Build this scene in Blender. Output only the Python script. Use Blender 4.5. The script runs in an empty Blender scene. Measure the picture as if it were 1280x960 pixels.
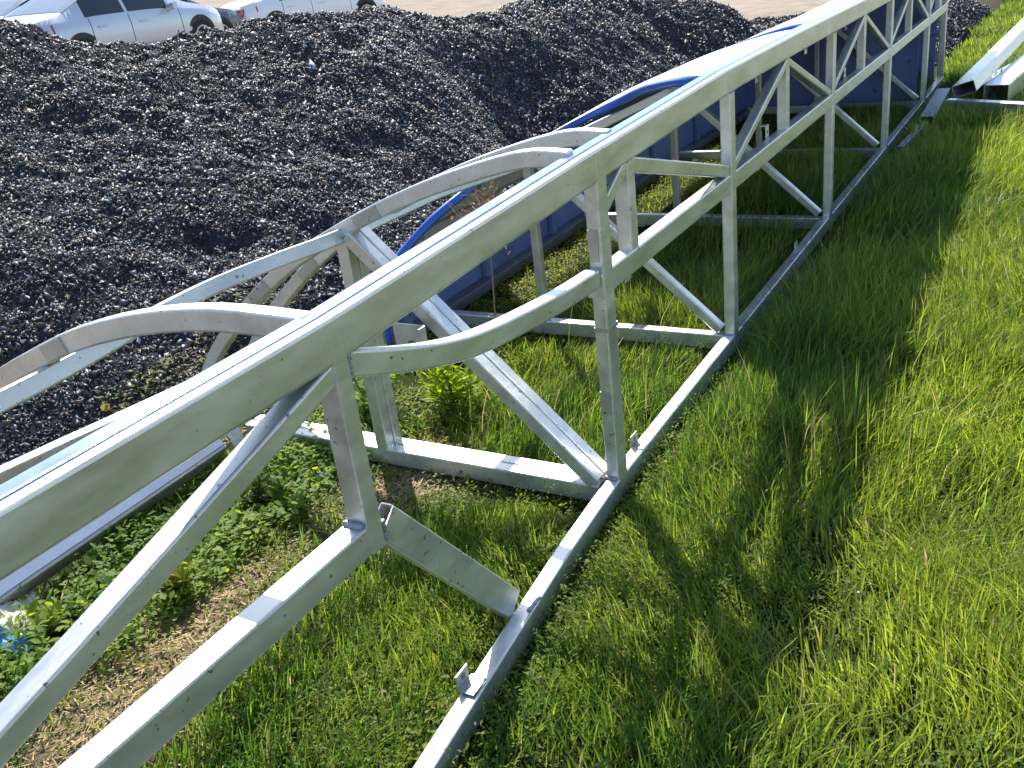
import bpy, bmesh, math, random
import numpy as np
from mathutils import Vector, Matrix, noise

R = math.radians
rng = np.random.default_rng(7)
random.seed(7)
S = bpy.context.scene
COL = S.collection

# ------------------------------------------------------------------ camera
cd = bpy.data.cameras.new('camera')
cam = bpy.data.objects.new('camera', cd)
COL.objects.link(cam)
cd.sensor_width = 36.0
cd.lens = 1179.65 / 1280 * 36.0
cd.clip_start = 0.05
cd.clip_end = 2000
right = Vector((0.48534806, -0.86595795, -0.12064035))
down = Vector((-0.41482835, -0.10661213, -0.90363228))
fwd = Vector((0.76964583, 0.48862121, -0.41096789))
m3 = Matrix((right, -down, -fwd)).transposed()
cam.matrix_world = Matrix.Translation((-2.41904, -1.190164, 1.6)) @ m3.to_4x4()
S.camera = cam

# ------------------------------------------------------------------ light
TO_SUN = Vector((0.72, 0.64, 1.0)).normalized()
w = bpy.data.worlds.new('World')
S.world = w
w.use_nodes = True
wn = w.node_tree
bg = wn.nodes['Background']
sky = wn.nodes.new('ShaderNodeTexSky')
sky.sky_type = 'NISHITA'
sky.sun_disc = False
sky.sun_elevation = math.asin(TO_SUN.z)
sky.sun_rotation = math.atan2(TO_SUN.x, TO_SUN.y)
sky.dust_density = 0.6
wn.links.new(sky.outputs[0], bg.inputs[0])
bg.inputs[1].default_value = 0.122
sl = bpy.data.lights.new('sun', 'SUN')
sun = bpy.data.objects.new('sun', sl)
COL.objects.link(sun)
sl.energy = 4.6
sl.angle = R(0.53)
sl.color = (1.0, 0.94, 0.84)
sun.rotation_euler = TO_SUN.to_track_quat('Z', 'Y').to_euler()
S.view_settings.view_transform = 'Standard'
S.view_settings.look = 'None'
S.view_settings.gamma = 1
S.view_settings.use_curve_mapping = False
S.view_settings.exposure = 1.1

# ------------------------------------------------------------------ materials
def mat(name, base=(.5, .5, .5), rough=.5, metal=0.0, spec=.5, var=0.0, vscale=8.0, bump=0.0, bscale=60.0,
        spots=0.0, spot_scale=40.0, spot_col=(.05, .045, .04), rvar=0.0, stretch=(1, 1, 1), coat=0.0):
    m = bpy.data.materials.new(name)
    m.use_nodes = True
    nt = m.node_tree
    N, L = nt.nodes, nt.links
    p = N['Principled BSDF']
    p.inputs['Roughness'].default_value = rough
    p.inputs['Metallic'].default_value = metal
    p.inputs['Specular IOR Level'].default_value = spec
    p.inputs['Coat Weight'].default_value = coat
    p.inputs['Base Color'].default_value = (*base, 1)
    tc = N.new('ShaderNodeTexCoord')
    mp = N.new('ShaderNodeMapping')
    mp.inputs['Scale'].default_value = stretch
    L.new(tc.outputs['Object'], mp.inputs[0])
    col = None
    if var:
        n = N.new('ShaderNodeTexNoise')
        n.inputs['Scale'].default_value = vscale
        n.inputs['Detail'].default_value = 6
        n.inputs['Roughness'].default_value = .65
        L.new(mp.outputs[0], n.inputs['Vector'])
        cr = N.new('ShaderNodeValToRGB')
        cr.color_ramp.elements[0].position = .3
        cr.color_ramp.elements[1].position = .7
        cr.color_ramp.elements[0].color = (*[max(0, c * (1 - var)) for c in base], 1)
        cr.color_ramp.elements[1].color = (*[min(1, c * (1 + var)) for c in base], 1)
        L.new(n.outputs[0], cr.inputs[0])
        col = cr.outputs[0]
        if rvar:
            mr = N.new('ShaderNodeMapRange')
            mr.inputs['From Min'].default_value = .3
            mr.inputs['From Max'].default_value = .7
            mr.inputs['To Min'].default_value = rough - rvar
            mr.inputs['To Max'].default_value = rough + rvar
            L.new(n.outputs[0], mr.inputs[0])
            L.new(mr.outputs[0], p.inputs['Roughness'])
    if spots:
        n2 = N.new('ShaderNodeTexNoise')
        n2.inputs['Scale'].default_value = spot_scale
        n2.inputs['Detail'].default_value = 3
        L.new(tc.outputs['Object'], n2.inputs['Vector'])
        r2 = N.new('ShaderNodeValToRGB')
        r2.color_ramp.elements[0].position = spots
        r2.color_ramp.elements[1].position = spots + .03
        L.new(n2.outputs[0], r2.inputs[0])
        mx = N.new('ShaderNodeMix')
        mx.data_type = 'RGBA'
        L.new(r2.outputs[0], mx.inputs[0])
        if col: L.new(col, mx.inputs[6])
        else: mx.inputs[6].default_value = (*base, 1)
        mx.inputs[7].default_value = (*spot_col, 1)
        col = mx.outputs[2]
    if col: L.new(col, p.inputs['Base Color'])
    if bump:
        n3 = N.new('ShaderNodeTexNoise')
        n3.inputs['Scale'].default_value = bscale
        n3.inputs['Detail'].default_value = 5
        L.new(mp.outputs[0], n3.inputs['Vector'])
        b = N.new('ShaderNodeBump')
        b.inputs['Strength'].default_value = bump
        b.inputs['Distance'].default_value = .01
        L.new(n3.outputs[0], b.inputs['Height'])
        L.new(b.outputs[0], p.inputs['Normal'])
    return m

def leafmat(name, trans=.45, rough=.45):
    m = bpy.data.materials.new(name)
    m.use_nodes = True
    nt = m.node_tree
    N, L = nt.nodes, nt.links
    p = N['Principled BSDF']
    p.inputs['Roughness'].default_value = rough
    p.inputs['Specular IOR Level'].default_value = .35
    at = N.new('ShaderNodeAttribute')
    at.attribute_name = 'tint'
    L.new(at.outputs['Color'], p.inputs['Base Color'])
    tr = N.new('ShaderNodeBsdfTranslucent')
    hs = N.new('ShaderNodeHueSaturation')
    hs.inputs['Saturation'].default_value = 1.1
    hs.inputs['Value'].default_value = 1.9
    hs.inputs['Hue'].default_value = .488
    L.new(at.outputs['Color'], hs.inputs['Color'])
    L.new(hs.outputs[0], tr.inputs['Color'])
    mx = N.new('ShaderNodeMixShader')
    mx.inputs[0].default_value = trans
    L.new(p.outputs[0], mx.inputs[1])
    L.new(tr.outputs[0], mx.inputs[2])
    L.new(mx.outputs[0], N['Material Output'].inputs[0])
    return m

def tintmat(name, rough=.5, spec=.5, bump=0.0, bscale=80):
    m = mat(name, rough=rough, spec=spec, bump=bump, bscale=bscale)
    nt = m.node_tree
    at = nt.nodes.new('ShaderNodeAttribute')
    at.attribute_name = 'tint'
    nt.links.new(at.outputs['Color'], nt.nodes['Principled BSDF'].inputs['Base Color'])
    return m

METAL = mat('galvanised', (.64, .65, .63), .37, .74, var=.16, vscale=9, rvar=.09, bump=.03, bscale=110, spots=.685, spot_scale=58, spot_col=(.22, .20, .17), stretch=(.5, 1.6, 1.6))
SKY_STRIP = mat('galvanised_sky_tint', (.29, .37, .52), .24, 1.0, var=.06, vscale=6, rvar=.05)  # blue tint paints the sky's reflection into the metal colour
METAL2 = mat('galvanised_dull', (.46, .46, .42), .46, .75, var=.14, vscale=9, rvar=.08, bump=.08, bscale=90, spots=.66, spot_scale=45, spot_col=(.22, .19, .14))
BLUE = mat('blue_paint', (.025, .115, .46), .32, 0, var=.12, vscale=5, coat=.3)
BLUEIN = mat('blue_panel', (.115, .155, .34), .5, 0, var=.16, vscale=4, bump=.05, bscale=12, spots=.68, spot_scale=10, spot_col=(.07, .08, .14))
MAUVE = mat('primer_grey', (.46, .43, .46), .75, 0, var=.12, vscale=5, spots=.66, spot_scale=14, spot_col=(.24, .17, .13))
SHEET = mat('glare_pale_sheet', (.68, .73, .80), .34, 0, var=.05, vscale=4, coat=.2, spots=.72, spot_scale=12, spot_col=(.4, .4, .4))  # paleness stands in for sun glare on a blue sheet
DKSTEEL = mat('dark_steel', (.13, .14, .16), .55, .2, var=.2, vscale=10)
SOIL = None

# ------------------------------------------------------------------ mesh helpers
def link(name, me, m, parent=None):
    o = bpy.data.objects.new(name, me)
    COL.objects.link(o)
    for x in (m if isinstance(m, (list, tuple)) else [m]):
        me.materials.append(x)
    if parent:
        o.parent = parent
        o.matrix_parent_inverse = parent.matrix_world.inverted()
    return o

def tag(o, label=None, cat=None, group=None, kind=None):
    if label: o['label'] = label
    if cat: o['category'] = cat
    if group: o['group'] = group
    if kind: o['kind'] = kind
    return o

def empty(name, loc, label, cat, group=None):
    o = bpy.data.objects.new(name, None)
    COL.objects.link(o)
    o.location = loc
    o.empty_display_size = .2
    bpy.context.view_layer.update()
    return tag(o, label, cat, group)

def pymesh(name, V, F, smooth=False):
    me = bpy.data.meshes.new(name)
    me.from_pydata([tuple(v) for v in V], [], F)
    if smooth:
        me.polygons.foreach_set('use_smooth', [True] * len(me.polygons))
    me.update()
    return me

class MB:
    def __init__(s): s.V, s.F, s.M = [], [], []
    def add(s, V, F, mi=0):
        b = len(s.V)
        s.V += [tuple(v) for v in V]
        s.F += [[b + i for i in f] for f in F]
        s.M += [mi] * len(F)
    def box(s, lo, hi, mi=0):
        (a, b, c), (d, e, f) = lo, hi
        V = [(a, b, c), (d, b, c), (d, e, c), (a, e, c), (a, b, f), (d, b, f), (d, e, f), (a, e, f)]
        s.add(V, [(0, 3, 2, 1), (4, 5, 6, 7), (0, 1, 5, 4), (1, 2, 6, 5), (2, 3, 7, 6), (3, 0, 4, 7)], mi)
    def sweep(s, path, w, h, up=(0, 0, 1), r=.006, hollow=0.0, caps=True, mi=0):
        """rounded-rectangle tube along a path; w across, h along up (up may be one vector or one per point)"""
        P = [Vector(p) for p in path]
        n = len(P)
        r = min(r, w * .45, h * .45)
        def ring(w, h, r):
            out = []
            for cx, cy, a0 in ((w / 2 - r, h / 2 - r, 0), (-w / 2 + r, h / 2 - r, 90), (-w / 2 + r, -h / 2 + r, 180), (w / 2 - r, -h / 2 + r, 270)):
                for k in range(4):
                    a = R(a0 + 30 * k)
                    out.append((cx + r * math.cos(a), cy + r * math.sin(a)))
            return out
        outer = ring(w, h, r)
        rings = [outer]
        if hollow: rings.append(ring(w - 2 * hollow, h - 2 * hollow, max(r - hollow, .001)))
        base = []
        frames = []
        for i in range(n):
            t0 = (P[i] - P[i - 1]).normalized() if i > 0 else (P[1] - P[0]).normalized()
            t1 = (P[i + 1] - P[i]).normalized() if i < n - 1 else t0
            t = (t0 + t1).normalized()
            u = Vector(up[i]) if isinstance(up[0], (list, tuple, Vector)) else Vector(up)
            u = (u - u.dot(t) * t).normalized()
            x = t.cross(u).normalized()
            k = 1 / max(.5, math.sqrt((1 + t0.dot(t1)) / 2))
            frames.append((P[i], x, u, k))
        for rg in rings:
            V, F = [], []
            for p, x, u, k in frames:
                for a, b in rg: V.append(p + x * a + u * b)
            m = len(rg)
            for i in range(n - 1):
                for j in range(m):
                    q = (i * m + j, i * m + (j + 1) % m, (i + 1) * m + (j + 1) % m, (i + 1) * m + j)
                    F.append(q if rg is outer else q[::-1])
            if caps and not hollow:
                F.append(list(range(m))); F.append(list(range((n - 1) * m, n * m))[::-1])
            base.append(len(s.V))
            s.add(V, F, mi)
        if hollow:
            m = len(outer)
            for i in (0, n - 1):
                F = []
                for j in range(m):
                    a, b = base[0] + i * m + j, base[0] + i * m + (j + 1) % m
                    c, d = base[1] + i * m + j, base[1] + i * m + (j + 1) % m
                    F.append((a, c, d, b) if i == 0 else (a, b, d, c))
                s.F += [list(f) for f in F]; s.M += [mi] * len(F)
        return s
    def build(s, name, m, parent=None, smooth=False):
        me = pymesh(name, s.V, s.F, smooth)
        o = link(name, me, m, parent)
        if isinstance(m, (list, tuple)):
            me.polygons.foreach_set('material_index', s.M)
        bm = bmesh.new(); bm.from_mesh(me)
        bmesh.ops.recalc_face_normals(bm, faces=bm.faces)
        bm.to_mesh(me); bm.free()
        return o

def smooth_path(pts, n=6):
    P = [Vector(p) for p in pts]
    out = []
    for i in range(len(P) - 1):
        p0, p1, p2 = P[max(i - 1, 0)], P[i], P[i + 1]
        p3 = P[min(i + 2, len(P) - 1)]
        for k in range(n):
            t = k / n
            out.append(.5 * ((2 * p1) + (p2 - p0) * t + (2 * p0 - 5 * p1 + 4 * p2 - p3) * t * t + (3 * p1 - p0 - 3 * p2 + p3) * t ** 3))
    out.append(P[-1])
    return out

def bulk(name, V, loops, sizes, tint, m, smooth=False):
    """big mesh from numpy arrays; tint is per-vertex rgb"""
    me = bpy.data.meshes.new(name)
    nv, nl, nf = len(V), len(loops), len(sizes)
    me.vertices.add(nv); me.loops.add(nl); me.polygons.add(nf)
    me.vertices.foreach_set('co', V.astype(np.float32).ravel())
    me.loops.foreach_set('vertex_index', loops.astype(np.int32))
    st = np.concatenate([[0], np.cumsum(sizes)[:-1]])
    me.polygons.foreach_set('loop_start', st.astype(np.int32))
    if smooth: me.polygons.foreach_set('use_smooth', np.ones(nf, bool))
    a = me.color_attributes.new('tint', 'FLOAT_COLOR', 'POINT')
    c = np.ones((nv, 4), np.float32); c[:, :3] = tint
    a.data.foreach_set('color', c.ravel())
    me.update(calc_edges=True)
    me.validate()
    return link(name, me, m)

def vnoise(x, y, scale, seed=0):
    """smooth 2-D value noise in 0..1, vectorised"""
    x = np.asarray(x) * scale + seed * 17.3; y = np.asarray(y) * scale + seed * 9.1
    xi, yi = np.floor(x).astype(np.int64), np.floor(y).astype(np.int64)
    fx, fy = x - xi, y - yi
    fx = fx * fx * (3 - 2 * fx); fy = fy * fy * (3 - 2 * fy)
    def h(i, j):
        n = (i * 374761393 + j * 668265263 + seed * 974711) & 0x7fffffff
        n = ((n ^ (n >> 13)) * 1274126177) & 0x7fffffff
        return ((n ^ (n >> 16)) & 0xffff) / 65535.0
    return (h(xi, yi) * (1 - fx) + h(xi + 1, yi) * fx) * (1 - fy) + (h(xi, yi + 1) * (1 - fx) + h(xi + 1, yi + 1) * fx) * fy

def fbm(x, y, scale, seed=0, o=4):
    s, a, t = 0, .5, 0
    for k in range(o):
        s = s + a * vnoise(x, y, scale * 2 ** k, seed + k); t += a; a *= .5
    return s / t

# ------------------------------------------------------------------ ground
GZ = -0.11
def yard_z(x, y):
    x = np.asarray(x, float); y = np.asarray(y, float)
    t = np.clip((y + .36 * x - 7.6) / 3.0, 0, 1)
    plane = .12 - .0565 * np.minimum(x - 15.7, 60) + .0155 * (y - .3) + .10 * np.maximum(y - 19, 0)
    return GZ * (1 - t) + np.maximum(plane, -3) * t
def soil_mix(x, y):
    """1 where bare straw-strewn dirt shows"""
    x = np.asarray(x, float); y = np.asarray(y, float)
    c = .30 * x + .82
    a = np.exp(-((y - (.94 + .25 * (x + 1.1)))/.20) ** 2) * np.clip((-.1 - x) / .3, 0, 1)
    b = np.exp(-(((x - .0) / .30) ** 2 + ((y - .78) / .20) ** 2))
    return np.clip(np.maximum(a, b) * np.clip(2.6 * fbm(x, y, 4.2, 5) - .45, .1, 1.2), 0, 1)

def grid(x0, x1, y0, y1, nx, ny, fz):
    X, Y = np.meshgrid(np.linspace(x0, x1, nx), np.linspace(y0, y1, ny))
    Z = fz(X, Y)
    V = np.stack([X, Y, Z], -1).reshape(-1, 3)
    i = np.arange(nx * ny).reshape(ny, nx)
    Q = np.stack([i[:-1, :-1], i[:-1, 1:], i[1:, 1:], i[1:, :-1]], -1).reshape(-1, 4)
    return V, Q

# far yard sheet, to the horizon
def yard_mat():
    m = bpy.data.materials.new('yard_dirt'); m.use_nodes = True
    N, L = m.node_tree.nodes, m.node_tree.links
    p = N['Principled BSDF']; p.inputs['Roughness'].default_value = .95; p.inputs['Specular IOR Level'].default_value = .1
    tc = N.new('ShaderNodeTexCoord'); mp = N.new('ShaderNodeMapping')
    mp.inputs['Rotation'].default_value = (0, 0, R(40)); mp.inputs['Scale'].default_value = (.35, 2.2, 1)
    L.new(tc.outputs['Object'], mp.inputs[0])
    n = N.new('ShaderNodeTexNoise'); n.inputs['Scale'].default_value = 1.6; n.inputs['Detail'].default_value = 8; n.inputs['Roughness'].default_value = .7
    L.new(mp.outputs[0], n.inputs['Vector'])
    cr = N.new('ShaderNodeValToRGB')
    e = cr.color_ramp.elements
    e[0].position = .25; e[0].color = (.17, .135, .105, 1); e[1].position = .75; e[1].color = (.34, .29, .235, 1)
    k = e.new(.5); k.color = (.265, .22, .175, 1)
    L.new(n.outputs[0], cr.inputs[0])
    n2 = N.new('ShaderNodeTexNoise'); n2.inputs['Scale'].default_value = 30; n2.inputs['Detail'].default_value = 4
    L.new(tc.outputs['Object'], n2.inputs['Vector'])
    b = N.new('ShaderNodeBump'); b.inputs['Strength'].default_value = .6; b.inputs['Distance'].default_value = .03
    L.new(n2.outputs[0], b.inputs['Height']); L.new(b.outputs[0], p.inputs['Normal'])
    L.new(cr.outputs[0], p.inputs['Base Color'])
    return m
V, Q = grid(-1, 1, -1, 1, 201, 201, lambda x, y: x * 0)
V[:, :2] = np.sign(V[:, :2]) * (np.abs(V[:, :2]) * 30 + np.abs(V[:, :2]) ** 5 * 770) + np.array([10, 10])
V[:, 2] = yard_z(V[:, 0], V[:, 1]) - .06
o = bulk('yard', V, Q.ravel(), np.full(len(Q), 4), np.full((len(V), 3), .3), yard_mat(), True)
tag(o, kind='structure')

def ground_mat():
    m = bpy.data.materials.new('soil'); m.use_nodes = True
    N, L = m.node_tree.nodes, m.node_tree.links
    p = N['Principled BSDF']; p.inputs['Roughness'].default_value = .95; p.inputs['Specular IOR Level'].default_value = .1
    at = N.new('ShaderNodeAttribute'); at.attribute_name = 'tint'
    tc = N.new('ShaderNodeTexCoord')
    n = N.new('ShaderNodeTexNoise'); n.inputs['Scale'].default_value = 70; n.inputs['Detail'].default_value = 7; n.inputs['Roughness'].default_value = .75
    L.new(tc.outputs['Object'], n.inputs['Vector'])
    mr = N.new('ShaderNodeMapRange'); mr.inputs['To Min'].default_value = .45; mr.inputs['To Max'].default_value = 1.6
    mr.inputs['From Min'].default_value = .3; mr.inputs['From Max'].default_value = .7
    L.new(n.outputs[0], mr.inputs[0])
    mx = N.new('ShaderNodeVectorMath'); mx.operation = 'SCALE'
    L.new(at.outputs['Color'], mx.inputs[0]); L.new(mr.outputs[0], mx.inputs['Scale'])
    L.new(mx.outputs[0], p.inputs['Base Color'])
    b = N.new('ShaderNodeBump'); b.inputs['Strength'].default_value = .9; b.inputs['Distance'].default_value = .02
    L.new(n.outputs[0], b.inputs['Height']); L.new(b.outputs[0], p.inputs['Normal'])
    return m
def gz(x, y):
    return GZ + .03 * (fbm(x, y, 1.3, 3) - .5) + .012 * (vnoise(x, y, 9, 4) - .5) + .03 * np.maximum(np.asarray(y) - .3, 0)*0 
def lawn_limit(x):
    """rear limit of the grassed strip"""
    x = np.asarray(x, float)
    return np.where(x < 8.3, 2.0 + .25 * np.sin(x * 1.7), .12 - .01 * (x - 8.3))
V, Q = grid(-4.5, 17.5, -5.5, 3.0, 300, 160, gz)
s = soil_mix(V[:, 0], V[:, 1])[:, None]
green = np.array([.030, .040, .012]); dirt = np.array([.26, .20, .125])
tint = green * (1 - s) + dirt * s
f = np.clip((V[:, 1] - lawn_limit(V[:, 0])) / .25, 0, 1)[:, None]
tint = tint * (1 - f) + np.array([.055, .042, .030]) * f
V[:, 2] -= np.where(V[:, 0] > 8.3, np.clip((V[:, 1] - .5) / .6, 0, 1) * .12, np.clip((V[:, 1] - 2.6) / .3, 0, 1) * .12)
o = bulk('ground', V, Q.ravel(), np.full(len(Q), 4), tint, ground_mat(), True)
tag(o, kind='structure')

# ------------------------------------------------------------------ gravel heap
CP = [(-0.46, 2.71, -0.07), (-0.01, 3.16, 0.32), (0.75, 4.1, 0.69), (1.46, 4.94, 1.07), (2.36, 6.0, 1.58), (2.95, 5.46, 1.27), (1.89, 4.34, 0.90), (0.98, 3.41, 0.54), (-0.03, 2.41, 0.0), (3.71, 5.07, 1.29), (2.29, 4.04, 0.83), (1.35, 2.86, 0.45), (1.08, 2.81, 0.37), (0.56, 2.23, 0.05), (1.2, 2.25, 0.06), (4.59, 4.75, 1.34), (3.24, 3.76, 0.81), (1.94, 2.79, 0.38), (1.88, 2.29, 0.16), (3.18, 2.68, 0.14), (3.46, 3.22, 0.58), (5.13, 4.45, 1.27), (5.64, 4.1, 1.08), (4.46, 3.41, 0.72), (4.56, 3.06, 0.26), (5.7, 3.44, 0.41), (6.44, 4.04, 1.06), (7.62, 3.89, 1.13), (6.44, 3.35, 0.7), (6.75, 2.99, 0.39), (8.83, 3.45, 0.93), (10.31, 2.97, 0.7), (8.81, 2.98, 0.34), (12.26, 2.43, 0.3), (10.83, 2.6, 0.25), (1.58, 6.81, 1.58), (0.02, 4.42, 0.66), (-0.98, 3.06, -0.15), (0.67, 7.17, 1.51),
      (-2.5, 4.2, -.1), (-1.5, 5.5, .5), (-1.5, 7.5, .9), (13.5, 2.3, .0), (14, 1.4, -.15), (5, 2.2, -.1), (7, 2.1, -.12), (9, 2.0, -.12), (11, 1.9, -.12), (2.6, 2.05, .0)]
for x, y, z in [(2.36, 6.0, 1.58), (2.95, 5.46, 1.31), (3.71, 5.07, 1.29), (4.59, 4.75, 1.34), (5.13, 4.45, 1.27), (5.64, 4.1, 1.08), (6.44, 4.04, 1.06), (7.62, 3.89, 1.13), (8.83, 3.45, .93), (10.31, 2.97, .7), (12.26, 2.43, .3), (1.58, 6.81, 1.58), (.67, 7.17, 1.51)]:
    CP.append((x + .55, y + .8, z - .22)); CP.append((x + 1.3, y + 2.0, -.2 + .03 * y))
CP = np.array(CP)
def _phi(d): return np.where(d > 1e-9, d * d * np.log(np.maximum(d, 1e-9)), 0)
def _fit():
    n = len(CP); D = np.linalg.norm(CP[:, None, :2] - CP[None, :, :2], axis=2)
    A = np.zeros((n + 3, n + 3)); A[:n, :n] = _phi(D) + np.eye(n) * .02
    A[:n, n] = 1; A[:n, n + 1:] = CP[:, :2]; A[n:, :n] = A[:n, n:].T
    return np.linalg.solve(A, np.concatenate([CP[:, 2], np.zeros(3)]))
_W = _fit()
def heap_z(x, y):
    x = np.asarray(x, float); y = np.asarray(y, float); sh = x.shape
    x = x.ravel(); y = y.ravel()
    z = np.empty(len(x))
    for a in range(0, len(x), 20000):
        d = np.hypot(x[a:a + 20000, None] - CP[:, 0], y[a:a + 20000, None] - CP[:, 1])
        z[a:a + 20000] = _phi(d) @ _W[:-3] + _W[-3] + x[a:a + 20000] * _W[-2] + y[a:a + 20000] * _W[-1]
    amp = np.clip((z + .1) / .3, .15, 1)
    z = z + amp * (.16 * (fbm(x, y, 1.7, 11) - .5) + .13 * (fbm(x, y, 5.0, 21, 3) - .5) + .03 * (vnoise(x, y, 14, 27) - .5))
    # two low bowls where material was dug out
    for cx, cy, r, dp in ((1.12, 2.85, .26, .13), (5.1, 3.2, .60, .30), (.75, 3.35, .2, .08), (4.35, 4.45, .22, .10)):
        z -= dp * np.exp(-((x - cx) ** 2 + (y - cy) ** 2) / r ** 2)
    # small heap at the end of the lawn
    z = np.maximum(z, GZ - .12 + .42 * np.exp(-(((x - 12.4) / 3.1) ** 6 + ((y - .50) / .40) ** 2)) * (.6 + .8 * fbm(x, y, 1.8, 31)))
    # fade out at the edges of the mesh
    e = np.minimum(np.minimum(x + 3.2, 15.8 - x) / .6, np.minimum((y - .0) / .2, (10 - y) / 1.0))
    lim = np.where(x < 8.4, np.clip((y - 1.86 - .12 * np.sin(2.3 * x)) / .3, 0, 1), 1)
    e = np.clip(np.minimum(e, lim), 0, 1)
    return (GZ - .16 + (z - GZ + .16) * e).reshape(sh)
V, Q = grid(-3.2, 15.8, .0, 10, 460, 260, heap_z)
gravel_base = (V, Q)
def stones(n, xr, yr, smin, smax, seed, dens=None, thr=-.1):
    g = np.random.default_rng(seed)
    x = g.uniform(*xr, n); y = g.uniform(*yr, n)
    z = heap_z(x, y)
    keep = z > gz(x, y) + thr
    if dens is not None: keep &= g.random(n) < dens(x, y, z)
    x, y, z = x[keep], y[keep], z[keep]
    n = len(x)
    s = smin + (smax - smin) * g.random(n) ** 3.2
    return x, y, z, s, g
ico_v = []
ph = (1 + 5 ** .5) / 2
for a, b in ((-1, ph), (1, ph), (-1, -ph), (1, -ph)):
    ico_v += [(a, b, 0)]
for a, b in ((-1, ph), (1, ph), (-1, -ph), (1, -ph)):
    ico_v += [(0, a, b)]
for a, b in ((-1, ph), (1, ph), (-1, -ph), (1, -ph)):
    ico_v += [(b, 0, a)]
ico_v = np.array(ico_v) / math.hypot(1, ph)
def hull_faces(v):
    bm = bmesh.new()
    for p in v: bm.verts.new(p)
    bm.verts.index_update()
    bmesh.ops.convex_hull(bm, input=bm.verts)
    bm.verts.index_update()
    bm.faces.ensure_lookup_table()
    out = [[x.index for x in f.verts] for f in bm.faces]
    bm.free()
    return np.array(out)
# chips: 8-point broken shapes keep the triangle count low
protos = []
for k in range(14):
    g = np.random.default_rng(100 + k)
    while True:
        p = g.normal(size=(8, 3)); p /= np.linalg.norm(p, axis=1)[:, None]
        p *= g.uniform(.6, 1.2, (8, 1))
        bm = bmesh.new()
        for q in p: bm.verts.new(q)
        r = bmesh.ops.convex_hull(bm, input=bm.verts)
        dead = [e for e in r['geom_interior'] if isinstance(e, bmesh.types.BMVert)]
        ok = len(dead) == 0
        bm.verts.index_update()
        F = np.array([[x.index for x in f.verts] for f in bm.faces]) if ok else None
        bm.free()
        if ok: break
    protos.append((p, F))
def rand_rot(n, g):
    q = g.normal(size=(n, 4)); q /= np.linalg.norm(q, axis=1)[:, None]
    a, b, c, d = q.T
    return np.stack([np.stack([1 - 2 * (c * c + d * d), 2 * (b * c - a * d), 2 * (b * d + a * c)], -1),
                     np.stack([2 * (b * c + a * d), 1 - 2 * (b * b + d * d), 2 * (c * d - a * b)], -1),
                     np.stack([2 * (b * d - a * c), 2 * (c * d + a * b), 1 - 2 * (b * b + c * c)], -1)], 1)
SV, SL, ST, off = [], [], [], 0
def add_stones(x, y, z, s, g):
    global off
    n = len(x)
    kind = g.integers(0, len(protos), n)
    tone = g.random(n)
    base = np.where(tone[:, None] < .76, g.uniform(.026, .075, (n, 1)), np.where(tone[:, None] < .95, g.uniform(.06, .17, (n, 1)), g.uniform(.2, .5, (n, 1))))
    hue = np.where(g.random((n, 1)) < .22, [[1.25, 1.0, .72]], [[.92, .98, 1.16]])
    colr = base * hue
    for k, (p, F) in enumerate(protos):
        i = np.where(kind == k)[0]
        if not len(i): continue
        sc = s[i, None] * g.uniform(.5, 1.3, (len(i), 3)) * np.array([1.2, 1.0, .62])
        Rm = rand_rot(len(i), g)
        pts = np.einsum('nij,nvj->nvi', Rm, p[None] * sc[:, None, :])
        pts += np.stack([x[i], y[i], z[i] + s[i] * .25], -1)[:, None, :]
        SV.append(pts.reshape(-1, 3))
        SL.append((F[None] + (np.arange(len(i)) * len(p))[:, None, None] + off).reshape(-1, 3))
        ST.append(np.repeat(colr[i], len(p), 0))
        off += len(i) * len(p)
def near_side(x, y, z):
    # stones only on the front of the heap and just over its crest
    return (y < 6.0 - .36 * (x - 2.4) + .9 + np.where(x < 2.4, 1.2, 0)).astype(float) * np.where(x > 8, .8, 1.0)
add_stones(*stones(95000, (-2.2, 6.2), (1.9, 7.6), .009, .027, 1, near_side))
add_stones(*stones(60000, (5.0, 15.2), (.02, 5.2), .014, .038, 2, near_side))
add_stones(*stones(45000, (3.2, 8.0), (2.2, 4.2), .009, .024, 5, near_side))
add_stones(*stones(420, (-1.5, 12), (1.9, 7.6), .03, .055, 3, near_side))
add_stones(*stones(110000, (-1.6, 3.4), (1.9, 5.4), .005, .015, 4, near_side))
n0 = off
SV.append(gravel_base[0]); ST.append(np.full((len(gravel_base[0]), 3), .014))
tri = np.concatenate(SL)
loops = np.concatenate([tri.ravel(), (gravel_base[1] + n0).ravel()])
sizes = np.concatenate([np.full(len(tri), 3), np.full(len(gravel_base[1]), 4)])
STONE = tintmat('crushed_stone', rough=.52, spec=.42)
FINES = mat('stone_fines', (.034, .035, .040), 1.0, 0, spec=0, var=.5, vscale=30)
o = bulk('gravel_heap', np.concatenate(SV), loops, sizes, np.concatenate(ST), [STONE, FINES])
o.data.polygons.foreach_set('material_index', np.concatenate([np.zeros(len(tri), np.int32), np.ones(len(gravel_base[1]), np.int32)]))
o.data.update()
tag(o, 'long heap of black crushed stone behind the metal frame', 'gravel', kind='stuff')

# ------------------------------------------------------------------ sign frame
fr = empty('sign_frame', (0, 0, GZ), 'long silver truss of square tubes with curved ribs and blue cladding on the grass', 'metal frame')
def member(name, path, w, h, up=(0, 0, 1), m=METAL, **k):
    return MB().sweep(path, w, h, up, **k).build(name, m, fr)

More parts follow.
